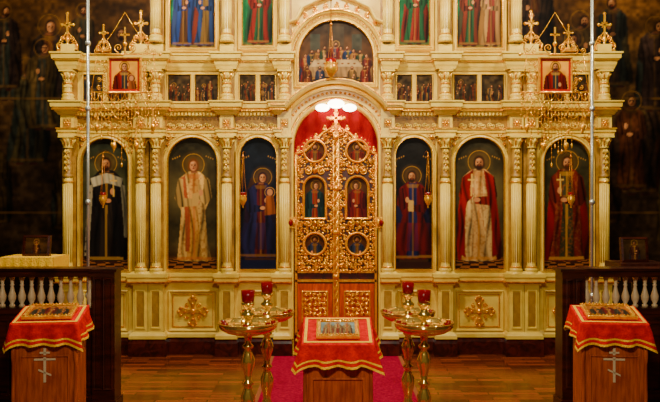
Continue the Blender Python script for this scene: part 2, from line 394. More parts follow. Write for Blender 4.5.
def column(z0,z1,r=.055,y=-.1):
    mb=MB(); H=z1-z0
    pr=[(r*1.6,0),(r*1.6,.03),(r*1.25,.035),(r*1.5,.055),(r*1.45,.075),(r*1.1,.09),(r*1.15,.1),(r,.12)]
    q=.30*H
    pr+=[(r*1.02,H-q-.05),(r*.98,H-q)]
    mb.lathe(pr,0,0,z0,14,0)
    mb.lathe([(r*1.0,H-q),(r*1.25,H-q+.015),(r*1.0,H-q+.035),(r*.9,H-q+.05),(r*.86,H-.15)],0,0,z0,14,2)
    mb.lathe([(r*.9,H-.15),(r*1.15,H-.145),(r*.95,H-.125),(r*1.0,H-.1),(r*1.5,H-.03),(r*1.55,H-.02)],0,0,z0,14,0)
    mb.box(-r*1.7,r*1.7,-r*1.7,r*1.7,z1-.022,z1,0)
    mb.lathe([(r*1.1,H-q-.06),(r*1.24,H-q-.05),(r*1.1,H-q-.04)],0,0,z0,14,1)
    mb.lathe([(r*1.2,.09),(r*1.3,.1),(r*1.1,.11)],0,0,z0,14,1)
    for i in range(10):
        a=2*PI*i/10
        if math.sin(a)>.4: continue
        mb.tube([(r*1.0*math.cos(a),r*1.0*math.sin(a),z1-.125),(r*1.25*math.cos(a),r*1.25*math.sin(a),z1-.07),(r*1.75*math.cos(a),r*1.75*math.sin(a),z1-.04),(r*1.6*math.cos(a),r*1.6*math.sin(a),z1-.055)],[.008,.012,.01,.004],5,m=i%2)
    nn=int((q-.22)/.07)
    for i in range(max(nn,0)):
        zz=z1-.17-i*.07
        for t in(-1,1): spiral(mb,t*r*.42,zz-.02,-r*.92,.022,1.1,PI/2,t,.008,m=0)
        mb.ball((0,-r*.98,zz-.05),.012,.01,.016,n=6,k=4,m=1)
    for i in range(7):
        a=PI+PI*(i+.5)/7
        mb.tube([(r*1.0*math.cos(a),r*1.0*math.sin(a),z0+.16),(r*1.0*math.cos(a),r*1.0*math.sin(a),z1-q-.08)],.009,5,m=0)
    mb.box(-.085,.085,.04,.1,z0,z1,2)
    return mb
def rep(mb,name,mats,places):
    o=None
    for l in places:
        if o is None: o=mb.obj(name,mats,ICO,l)
        else: dup(o,ICO,l)
allp=lambda ps,y: [(s*LX(p),y,0) for s in(-1,1) for p in ps]
rep(column(Z(274),Z(137)),'column',[CREAM,GOLDB,CREAM2],allp(COLS,-.1))
rep(column(Z(102),Z(72),.05),'short_pilaster',[CREAM,GOLDB,CREAM2],allp(COLS,-.1))
rep(column(Z(44),4.74,.055),'upper_column',[CREAM,GOLDB,CREAM2],allp(COLS[2:],-.1))
mb=MB(); mb.box(-.09,.09,-.13,.0,.2,Z(282)); mb.sweep([(-.06,.34),(-.06,.82),(.06,.82),(.06,.34)],[(0,0),(0,.012),(.012,.012),(.016,0)],-.13,True,'XZ',0)
mb.box(-.045,.045,-.134,-.13,.37,.79,1)
rep(mb,'pedestal',[CREAM,CREAM2],allp(COLS,0))
def blk(z0,z1,zc,yf):
    mb=MB(); mb.box(-.085,.085,yf,0,z0,z1)
    mb.box(-.05,.05,yf-.007,yf,zc-.055,zc+.055,2)
    mb.ball((0,yf-.012,zc),.02,.012,.02,m=1)
    for i in range(6):
        a=PI*i/3; mb.ball((.032*math.cos(a),yf-.008,zc+.032*math.sin(a)),.015,.008,.015,n=6,k=4,m=1)
    return mb
rep(blk(Z(137),Z(104),Z(124),-.13),'frieze_block',[CREAM,GOLDB,CREAM2],allp(COLS,0))
rep(blk(Z(71),Z(46),Z(61),-.12),'upper_frieze_block',[CREAM,GOLDB,CREAM2],allp(COLS,0))
for k,(c,w) in {'A':(106,24),'B':(193,26),'C':(258,18)}.items():
    for s in(-1,1):
        mb=MB(); x=s*LX(c); W=w/80-.02; z0,z1=Z(331),Z(290)
        mb.sweep([(x-W,z0),(x-W,z1),(x+W,z1),(x+W,z0)],[(0,0),(0,.025),(.012,.035),(.03,.012),(.035,0)],0,True,'XZ',0)
        mb.sweep([(x-W+.05,z0+.05),(x-W+.05,z1-.05),(x+W-.05,z1-.05),(x+W-.05,z0+.05)],[(0,0),(0,.012),(.007,.013),(.01,0)],0,True,'XZ',1)
        mb.obj('dado_panel',[CREAM,GOLD],ICO)
def ccross(x,z,S=.19):
    mb=MB()
    for i in range(4):
        a=PI/2*i; ca,sa=math.cos(a),math.sin(a)
        R=lambda u,v:(x+(u*ca-v*sa),z+(u*sa+v*ca))
        mb.prism([R(.02*S/.19,.02),R(.08*S/.19,.022),R(.13*S/.19,.05),R(S*.9,.04),R(S,0),R(S*.9,-.04),R(.13*S/.19,-.05),R(.08*S/.19,-.022),R(.02*S/.19,-.02)],-.03,0)
        for u,v,r in((.95,0,.02),(.78,.045,.018),(.78,-.045,.018),(.5,0,.016)):
            q=R(u*S,v); mb.ball((q[0],-.033,q[1]),r,.012,r)
        q1=R(.07,.07); spiral(mb,q1[0],q1[1],-.014,.03,1.1,a,1,.008)
    mb.ball((x,-.035,z),.035,.02,.035)
    return mb.obj('carved_cross',DGOLD,ICO)
for s in(-1,1):
    ccross(s*LX(193),Z(311)); ccross(s*LX(106),Z(311),.17)
mb=MB()
pth=[(-.575,.2)]+arc(0,DS,.575,180,0,30)+[(.575,.2)]
mb.sweep(pth,[(-.045,0),(-.045,.05),(-.03,.06),(-.015,.06),(-.01,.04),(.01,.04),(.015,.08),(.025,.08),(.03,.05),(.035,.05),(.035,0)],0,False,'XZ',0,True)
mb.sweep(pth,[(-.012,.035),(-.008,.056),(.006,.056),(.01,.035)],0,False,'XZ',1,True)
mb.obj('inner_door_arch',[CREAM,GOLDB],ICO)
mb=MB()
a0=math.degrees(math.asin((Z(110)-DS)/.75))
pth=[(-.8,Z(110))]+arc(0,DS,.75,180-a0,a0,28)+[(.8,Z(110))]
mb.sweep(pth,[(-.06,0),(-.06,.08),(-.04,.1),(-.03,.14),(-.01,.15),(.0,.2),(.02,.22),(.035,.22),(.04,.16),(.045,0)],0,False,'XZ',0,True)
mb.sweep(pth,[(-.035,.09),(-.03,.155),(-.018,.16),(-.012,.1)],0,False,'XZ',1,True)
mb.sweep(pth,[(.035,.2),(.035,.235),(.05,.235),(.05,.1)],0,False,'XZ',1,True)
mb.obj('outer_portal_arch',[CREAM,GOLDB],ICO)
mb=MB(); mb.prism(arc(0,DS,.72,165,15,28)+arc(0,DS,.60,15,165,28),-.03,0)
for i in range(25):
    a=math.radians(30+120*i/24); r=.65
    mb.ball((r*math.cos(a),-.035,DS+r*math.sin(a)),.018,.014,.018,n=6,k=4,m=1)
mb.obj('portal_spandrel',[CREAM,GOLDB],ICO)
for s in(-1,1):
    mb=MB(); mb.box(s*.565-.055,s*.565+.055,-.09,-.05,Z(228),Z(217)); mb.ball((s*.565,-.1,Z(222.5)),.035,.03,.045,m=1)
    for q in(-1,1): mb.ball((s*.565+q*.045,-.1,Z(222.5)),.018,.02,.05,m=0)
    mb.obj('portal_bracket',[GOLDB,RGLASS],ICO)
TS=Z(58)
mb=MB()
pth=[(-.56,Z(74)),(-.56,TS)]+arc(0,TS,.56,180,0,28)[1:]+[(.56,Z(74))]
mb.sweep(pth,[(0,0),(0,.05),(.02,.07),(.05,.07),(.06,.03),(.07,0)],0,False,'XZ',0,True)
mb.sweep(pth,[(.02,.05),(.025,.085),(.04,.085),(.045,.05)],0,False,'XZ',1,True)
mb.obj('tympanum_arch',[CREAM,GOLDB],ICO)
mb=MB()
pth=[(-.66,Z(58)),(-.7,Z(50)),(-.62,Z(38)),(-.6,Z(26)),(-.48,Z(22)),(-.4,Z(10)),(-.2,Z(2)),(0,Z(-4))]
pth=pth+[(-x,z) for x,z in pth[-2::-1]]
mb.sweep(pth,[(0,0),(0,.08),(.015,.1),(.035,.1),(.05,.04),(.05,0)],0,False,'XZ',0,True)
mb.obj('scalloped_pediment',[CREAM],ICO)
mb=MB()
for i in range(15):
    a=math.radians(5+170*i/14); r=.655
    t=1 if i<7 else -1
    spiral(mb,r*math.cos(a),TS+r*math.sin(a),-.02,.04,1.2,a,t,.012)
for i in range(33):
    a=math.radians(180*i/32); mb.ball((.535*math.cos(a),-.03,TS+.535*math.sin(a)),.012,n=6,k=4)
mb.obj('tympanum_scrollwork',[GOLDB],ICO)['kind']='stuff'
def finial(x,z0,S,y=-.05):
    mb=MB()
    mb.box(x-.11*S,x+.11*S,y-.06,y+.06,z0,z0+.025)
    mb.lathe([(.05*S,0),(.055*S,.03*S),(.02*S,.06*S),(.015*S,.1*S),(.035*S,.13*S),(.02*S,.16*S),(.012*S,.2*S)],x,y,z0+.025,12)
    for t in(-1,1):
        spiral(mb,x+t*.085*S,z0+.08*S,y-.01,.055*S,1.3,-PI/2,t,.012*S); spiral(mb,x+t*.05*S,z0+.17*S,y-.01,.04*S,1.2,-PI/2,t,.010*S)
        mb.tube([(x+t*.13*S,y,z0+.02),(x+t*.1*S,y,z0+.14*S),(x+t*.03*S,y,z0+.22*S),(x,y,z0+.26*S)],.009*S,5)
    zc=z0+.34*S
    mb.box(x-.012*S,x+.012*S,y-.01,y+.01,z0+.18*S,z0+.47*S)
    mb.box(x-.065*S,x+.065*S,y-.01,y+.01,zc-.012*S,zc+.012*S)
    for dx,dz in((.072,0),(-.072,0),(0,.14)): mb.ball((x+dx*S,y,zc+dz*S),.022*S,.014,.022*S)
    for i in range(4):
        a=PI/4+PI/2*i; mb.tube([(x,y,zc),(x+.05*S*math.cos(a),y,zc+.05*S*math.sin(a))],.005*S,5)
    return mb.obj('finial_cross',GOLDB,ICO)
for s in(-1,1):
    finial(s*LX(69),Z(53),1.0); finial(s*LX(142),Z(53),1.05); finial(s*LX(105),Z(53),.7)
# =========================================================== ICONS
def pA_l(cv):
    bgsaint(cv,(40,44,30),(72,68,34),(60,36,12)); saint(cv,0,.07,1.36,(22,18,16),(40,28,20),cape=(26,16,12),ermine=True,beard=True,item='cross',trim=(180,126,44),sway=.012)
def pB_l(cv):
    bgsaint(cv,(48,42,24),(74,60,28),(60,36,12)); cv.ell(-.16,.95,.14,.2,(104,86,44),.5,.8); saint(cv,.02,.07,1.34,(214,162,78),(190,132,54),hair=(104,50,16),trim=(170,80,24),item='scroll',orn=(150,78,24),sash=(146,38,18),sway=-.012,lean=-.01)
def pC_l(cv):
    bgsaint(cv,(16,22,28),(16,18,30),(10,12,28),False); cv.poly([(-.17,.1),(.2,.1),(.2,.9),(.1,1.15),(-.1,1.15),(-.17,.9)],(56,28,11),.75)
    saint(cv,.03,.12,1.12,(28,25,60),(76,15,19),cape=(28,12,30),hair=(40,14,28),child=True,seated=True,trim=(130,82,28),lean=.02); cv.put((cv.z<.13)*1.0,(10,16,42),.9)
def pC_r(cv):
    bgsaint(cv,(24,22,20),(26,21,16),(16,13,12),False); cv.poly([(-.18,.1),(.18,.1),(.18,.85),(.1,1.1),(-.1,1.1),(-.18,.85)],(56,30,11),.75)
    saint(cv,-.01,.1,1.16,(98,10,12),(24,26,64),cape=(22,20,48),beard=True,seated=True,item='scroll',flip=-1,lean=-.01,trim=(150,100,34)); cv.put((cv.z<.1)*1.0,(40,16,10),.9)
def pB_r(cv):
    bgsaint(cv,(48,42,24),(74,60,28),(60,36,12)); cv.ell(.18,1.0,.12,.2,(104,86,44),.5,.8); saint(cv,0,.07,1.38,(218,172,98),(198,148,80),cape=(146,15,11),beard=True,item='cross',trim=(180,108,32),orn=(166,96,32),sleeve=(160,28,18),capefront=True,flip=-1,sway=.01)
def pA_r(cv):
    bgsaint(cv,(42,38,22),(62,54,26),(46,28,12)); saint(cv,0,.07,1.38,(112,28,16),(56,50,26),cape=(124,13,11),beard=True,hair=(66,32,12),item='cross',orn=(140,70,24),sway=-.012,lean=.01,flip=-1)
for k,s,fn,lb in (('A',-1,pA_l,'arched icon of a haloed prince in black robe with white ermine'),('B',-1,pB_l,'arched icon of a haloed young deacon in pale vestments'),
    ('C',-1,pC_l,'narrow arched icon of a woman in blue holding a child'),('C',1,pC_r,'narrow arched icon of a seated bearded figure in red'),
    ('B',1,pB_r,'arched icon of a bearded priest in red and cream vestments'),('A',1,pA_r,'arched icon of a haloed prince in a red cloak')):
    c,w,t,b_=IB[k]; icon(lb,s*LX(c),w/80,Z(b_),Z(t),fn)
def scene(cols,bg,n):
    def f(cv):
        cv.grad([(0,bg[0]),(.5,bg[1]),(1,bg[2])]); cv.mul(.4+.9*cv.noise(.05))
        for i in range(n):
            x=-cv.w/2+cv.w*(i+.5)/n+random.uniform(-.03,.03); saint(cv,x,.01-.1*random.random(),cv.h*random.uniform(.6,.95),cols[i%len(cols)],cols[(i+2)%len(cols)],beard=i%2==0,halo=i==1,cape=cols[(i+1)%len(cols)],trim=(120,76,26),flip=random.choice((-1,1)),sway=random.uniform(-.15,.15))
        cv.mul(.3+.9*cv.noise(.03))
    return f
sm=[[(96,36,18),(44,46,44),(140,96,42)],[(76,54,26),(110,44,18),(76,60,36)],[(64,46,36),(110,76,32),(84,32,18)]]
for s in(-1,1):
    for (a,b_) in ((83,104),(107.5,129),(167.5,191.5),(194.5,219),(239,256.5),(259.5,276)):
        c=(a+b_)/2
        icon('small rectangular feast-day icon in dark tones and gilt frame',s*LX(c),(b_-a)/160.-.004,Z(102),Z(74.5),scene(random.choice(sm),((44,26,12),(62,46,24),(76,54,26)),5),False,prof=PRS,group='small feast icons of the upper frieze')
def two(c1,c2,bg):
    def f(cv):
        cv.grad([(0,(100,72,24)),(.1,(66,80,36)),(.2,bg),(1,tuple(int(q*.9) for q in bg))]); cv.mul(.65+.7*cv.noise(.08))
        for i,(x,c) in enumerate(((-cv.w*.22,c1),(cv.w*.24,c2))): saint(cv,x,.02,.84,c[0],c[1],cape=c[2],beard=True,trim=(140,94,34),sway=.03*(1-2*i),flip=1-2*i)
    return f
def one(c,bg):
    def f(cv):
        cv.grad([(0,(80,60,20)),(.12,bg),(1,tuple(int(q*.9) for q in bg))]); cv.mul(.65+.7*cv.noise(.08)); saint(cv,0,.02,.86,c[0],c[1],cape=c[2],beard=True,trim=(140,94,34),sway=.03)
    return f
UB=(24,112,74)
icon('upper arched icon of two standing robed apostles on teal',-LX(193),.29,Z(49),4.66,two(((34,60,124),(84,48,20),(40,56,96)),((34,56,100),(110,80,32),(110,36,18)),UB))
icon('upper arched icon of two standing robed figures on teal',LX(193),.29,Z(49),4.66,two(((116,44,22),(36,76,42),(60,54,32)),((170,122,60),(116,36,20),(136,90,34)),UB))
icon('narrow upper arched icon of a figure in red and green',-LX(258),.2,Z(47),4.66,one(((132,28,14),(24,70,38),(34,74,46)),(18,92,52)))
icon('narrow upper arched icon of a figure in green and red',LX(258),.2,Z(47),4.66,one(((28,80,44),(130,30,14),(124,32,18)),(18,92,52)))
def supper(cv):
    cv.grad([(0,(50,24,11)),(.4,(88,52,24)),(1,(52,38,22))]); cv.mul(.45+.8*cv.noise(.07))
    for x in(-.26,.26): cv.poly([(x-.06,.42),(x+.06,.42),(x+.06,.62),(x-.06,.62)],(60,66,54),.7)
    cv.poly([(-.1,.4),(.1,.4),(.1,.72),(-.1,.72)],(62,52,38),.6)
    cs=[(120,30,16),(36,48,78),(140,90,32),(44,58,30),(100,38,32),(136,100,54)]
    for i in range(11):
        x=-.40+.08*i
        z=.10-.10*(x/.4)**2+(.015 if i%2 else 0)
        saint(cv,x,z-.02,.40 if i!=5 else .43,cs[i%6] if i!=5 else (130,20,15),cs[(i+2)%6] if i!=5 else (34,50,96),cape=cs[(i+1)%6] if i!=5 else None,beard=i%2==1,halo=i==5,lean=.05*(1 if x<0 else -1)*(i!=5),flip=1 if x<0 else -1,sway=.05)
    cv.fc=None
    cv.poly([(-.34,.21),(.34,.21),(.27,.30),(-.27,.30)],(170,138,88)); cv.poly([(-.34,.21),(.34,.21),(.33,.09),(-.33,.09)],(134,100,58),fold=.25,ff=70)
    for i in range(7): cv.ell(-.22+.075*i,.255,.018,.009,(110,60,22))
    for x,c in((-.36,(96,40,16)),(-.2,(40,48,74)),(.2,(104,74,32)),(.36,(112,34,20))):
        saint(cv,x,-.13,.36,c,c,cape=tuple(int(q*.7) for q in c),halo=False,beard=True)
    cv.mul(.5+.65*cv.noise(.05))
icon('wide arched painting of robed figures gathered at a table',0,.475,Z(84),Z(58)+.475,supper)
# =========================================================== ROYAL DOORS
def leaf(s):
    e=thing('royal_door','gilded openwork carved door leaf with small painted icons','door',(s*.523,.05,.22),'carved royal door leaves')
    ox,oz=s*.523,.22
    def tx(x): return s*x-ox
    topf=lambda x: 2.50+.30*(1-(x/.51))**.8+.05*math.sin(x/.51*PI*2)
    zt=[(x,topf(x)) for x in np.linspace(.0,.51,14)]
    mb=MB(); z0=Z(334)
    poly=[(tx(.008),z0-oz)]+[(tx(.008+x*.98),z-oz-.03) for x,z in zt]+[(tx(.51),z0-oz)]
    mb.prism(poly,0,.03,0); mb.obj('door_panel',[REDD],e)
    g=MB()
    g.tube([(tx(x),-.015,z-oz) for x,z in zt],.02,6)
    def bx(x0,x1,y0,y1,za,zb_): g.box(min(tx(x0),tx(x1)),max(tx(x0),tx(x1)),y0,y1,za,zb_)
    bx(.485,.515,-.03,.03,z0-oz,2.5-oz); bx(.012,.04,-.025,.03,z0-oz,2.78-oz)
    for zz in(Z(334),Z(281),Z(272)): bx(.01,.51,-.03,0,zz-oz-.015,zz-oz+.015)
    for i in range(40):
        zz=1.05+i*.036; g.ball((tx(.47),-.014,zz-oz),.013,n=6,k=4); g.ball((tx(.055),-.014,zz-oz),.013,n=6,k=4)
    g.obj('gilded_frame',DGOLD,e)
    MC=.265; MED=[(MC,Z(151),'hex'),(MC,Z(197),'rect'),(MC,Z(244),'hex')]
    def clear(x,z,r):
        for zc in(Z(151),Z(244)):
            if (x-MC)**2+(z-zc)**2<(.165+r*.3)**2: return False
        if abs(x-MC)<.155+r*.3 and Z(221)-r*.3<z<Z(172)+r*.3: return False
        return True
    sc=MB(); rnd=random.Random(7)
    for j in range(44):
        for i in range(12):
            x=.065+i*.0365+rnd.uniform(-.006,.006); z=1.04+j*.041+rnd.uniform(-.008,.008)
            if z<topf(x)-.05 and clear(x,z,.03):
                if rnd.random()<.55:
                    spiral(sc,tx(x),z-oz,-.014-rnd.random()*.03,rnd.uniform(.022,.034),rnd.uniform(.8,1.2),rnd.random()*6.28,rnd.choice((-1,1)),rnd.uniform(.007,.0105),n=8)
                else:
                    a=rnd.random()*6.28; L=rnd.uniform(.028,.042); xx,zz=tx(x),z-oz; y=-.016-rnd.random()*.025
                    sc.tube([(xx-L*.7*math.cos(a),y,zz-L*.7*math.sin(a)),(xx,y-.012,zz),(xx+L*.7*math.cos(a+.6),y,zz+L*.7*math.sin(a+.6))],[.003,.014,.002],5)
    for za in (Z(223),Z(171)):
        for t in(-1,1):
            spiral(sc,tx(MC+t*.085),za-oz,-.045,.055,1.3,PI/2,t*s,.014); sc.ball((tx(MC),-.05,za-oz),.03,.02,.035)
    for t in(.03,.14,.25,.36,.47):
        zz=topf(t)+.03-oz; spiral(sc,tx(t+.01),zz,-.01,.035,1.1,-PI/2,-s,.012); sc.ball((tx(t),-.01,zz+.04),.018)
    sc.obj('scrollwork',DGOLD,e)['kind']='stuff'
    for cx,cz,kind in MED:
        if kind=='hex':
            cv=CV(.32,.32,.006); cv.grad([(0,(60,24,10)),(1,(100,54,20))]); cv.mul(.5+.7*cv.noise(.05))
            saint(cv,0,-.36,.62,(110,24,14) if cz>2 else (36,42,62),(80,54,24),beard=True,cape=(36,44,52),hr=.8,trim=(130,78,26),flip=s)
            kp=lambda x,z: (x*x+(z-.16)**2)<.137**2
            cv.obj('medallion_icon',e,(tx(cx),-.012,cz-.16-oz),kp)
            f=MB(); pth=[(tx(cx)+.138*math.cos(2*PI*i/28),cz-oz+.138*math.sin(2*PI*i/28)) for i in range(28)]
            f.sweep(pth[::-1],[(-.018,0),(-.016,.045),(0,.06),(.014,.045),(.018,0)],-.003,True,'XZ')
            for i in range(20):
                a=2*PI*i/20; f.ball((tx(cx)+.170*math.cos(a),-.034,cz-oz+.170*math.sin(a)),.014,.014,.014,n=6,k=4)
            f.obj('medallion_frame',DGOLD,e)
        else:
            w=.13; zb,zt_=Z(218),Z(177)
            cv=CV(2*w,zt_-zb,.006); cv.grad([(0,(54,20,10)),(1,(86,50,20))]); cv.mul(.5+.7*cv.noise(.06))
            saint(cv,0,-.28,.74,(24,50,50) if s<0 else (100,15,18),(124,30,15),cape=(22,44,30) if s<0 else (98,20,26),hr=.85,trim=(140,84,28),flip=-s,lean=-.02*s)
            H=zt_-zb; sp=H-w; kp=lambda x,z:(z<sp)|(x*x+(z-sp)**2<w*w)
            cv.obj('arched_icon',e,(tx(cx),-.012,zb-oz),kp)
            f=MB(); pth=archpath(tx(cx),w,zb-oz,zt_-oz,12)
            f.sweep(pth,[(-.006,0),(-.004,.05),(.01,.06),(.024,.04),(.028,0)],-.003,True,'XZ',0,True)
            f.obj('arched_icon_frame',DGOLD,e)
    f=MB(); cx=.265; z0_,z1_=Z(330),Z(284)
    f.box(min(tx(.045),tx(.48)),max(tx(.045),tx(.48)),-.02,0,z0_-oz,z1_-oz,0)
    W=.165; zc=(z0_+z1_)/2
    f.sweep([(tx(cx)-W,zc-.2-oz),(tx(cx)-W,zc+.2-oz),(tx(cx)+W,zc+.2-oz),(tx(cx)+W,zc-.2-oz)],[(0,0),(0,.02),(.012,.025),(.02,0)],-.018,True,'XZ',1)
    for j in range(6):
        for i in range(5): spiral(f,tx(cx-.12+i*.06),zc-.155+j*.062-oz,-.03,.032,1.2,PI/2*((i+j)%4),1 if i%2 else -1,.010,m=1,n=10)
    f.obj('lower_panel',[WOODP,DGOLD],e)
    return e
leaf(-1); e=leaf(1)
mb=MB(); X0=-.523; H=Z(135)-Z(334)
for t in (0,1): mb.tube([( .016*math.cos(i*.6+t*PI)+X0, .016*math.sin(i*.6+t*PI)-.045,.02+H*i/120) for i in range(121)],.014,5)
for zz in(.04,.75,1.3,1.85,H): mb.lathe([(.028,-.03),(.045,-.01),(.045,.01),(.028,.03)],X0,-.045,zz,12)
mb.obj('centre_column',DGOLD,e)
mb=MB(); zc=Z(121)-.22
mb.box(X0-.018,X0+.018,-.06,-.03,zc-.18,zc+.13); mb.box(X0-.09,X0+.09,-.06,-.03,zc+.02,zc+.05)
for dx,dz in((.1,.035),(-.1,.035),(0,.14)): mb.ball((X0+dx,-.045,zc+dz),.026,.02,.026)
for i in range(8):
    a=PI/8+PI/4*i; mb.tube([(X0,-.045,zc+.035),(X0+.08*math.cos(a),-.045,zc+.035+.08*math.sin(a))],.006,5)
for t in(-1,1):
    spiral(mb,X0+t*.06,zc-.14,-.045,.05,1.2,PI/2,-t,.013); spiral(mb,X0+t*.12,zc-.2,-.04,.04,1.2,PI/2,-t,.011)
mb.obj('crowning_cross',GOLD,e)
vs=[];fs=[];nx,nz=90,2
for j in range(nz):
    for i in range(nx):
        x=-.8+1.6*i/(nx-1); vs.append((x,.24+.009*math.sin(i*.7),.0+j*3.3))
for i in range(nx-1): fs.append((i,i+1,nx+i+1,nx+i))
mb=MB(); mb.add(vs,fs,0,True)
o=mb.obj('curtain',CURT); tag(o,'crimson curtain hanging behind the gilded doors','curtain')
e=thing('arch_lamp','bright white scalloped alabaster lamp at the head of the arch','lamp',(0,-.03,DS+.49))
mb=MB()
for i,(x,r) in enumerate(((-.17,.07),(0,.085),(.17,.07))): mb.ball((x,-.02,.02-abs(x)*.3),r*1.25,.035,r*.7,n=14,k=8)
mb.obj('glass_shade',GLOW,e)
mb=MB(); mb.tube([(p[0],-.03,p[1]-DS-.49) for p in arc(0,DS,.57,125,55,16)],.01,6); mb.obj('bracket_rim',GOLD,e)
# =========================================================== HANGING LAMPS
def lamp_meshes(L,Lb):
    a=MB(); a.lathe([(.0,-.11),(.010,-.1),(.007,-.08),(.018,-.07),(.026,-.05),(.044,-.02),(.047,.01),(.04,.03),(.044,.04),(.047,.045)],0,0,0,14)
    g=MB(); g.lathe([(.03,.03),(.034,.05),(.036,.08),(.032,.08)],0,0,0,12)
    c=MB()
    for i in range(3):
        t=2*PI*i/3+.5; c.tube([(.047*math.cos(t),.047*math.sin(t),.04),(.026*math.cos(t),.026*math.sin(t),L*.4),(.008*math.cos(t),.008*math.sin(t),L)],.0022,4)
    c.lathe([(.014,0),(.016,.01),(.008,.025),(.004,.04)],0,0,L,10)
    k=MB()
    if Lb:
        k.tube([(0,0,L+.03),(0,0,L+.06),(0,Lb*.3,L+.08),(0,Lb*.7,L+.08),(0,Lb,L+.06)],.004,6)
    return a,g,c,k
LMG='gilded hanging oil lamps before the icons'
a,g,c,k=lamp_meshes(.5,.33); first=None
for px in (103,243,428,571):
    x,y,z=FP(px,199,8.65)
    e=thing('hanging_oil_lamp','small gilded oil lamp on three chains before an icon','lamp',(x,y,z),LMG)
    if first is None: first=[a.obj('cup',GOLDB,e),g.obj('glass',RGLASS,e),c.obj('chain',GOLD,e),k.obj('wall_bracket',GOLD,e)]
    else:
        for q in first: dup(q,e)
x,y,z=FP(331,68,8.4)
e=thing('hanging_oil_lamp','gilded oil lamp on long chains above the central doors','lamp',(x,y,z),None)
a,g,c,k=lamp_meshes(.5,0)
for q in (a.obj('cup',GOLDB,e),g.obj('glass',RGLASS,e)): q.scale=(1.8,1.8,1.3)
mb=MB(); mb.tube([(0,0,.5),(0,0,6-z)],.005,4); mb.obj('suspension_rod',GOLD,e); o=c.obj('chain',GOLD,e)
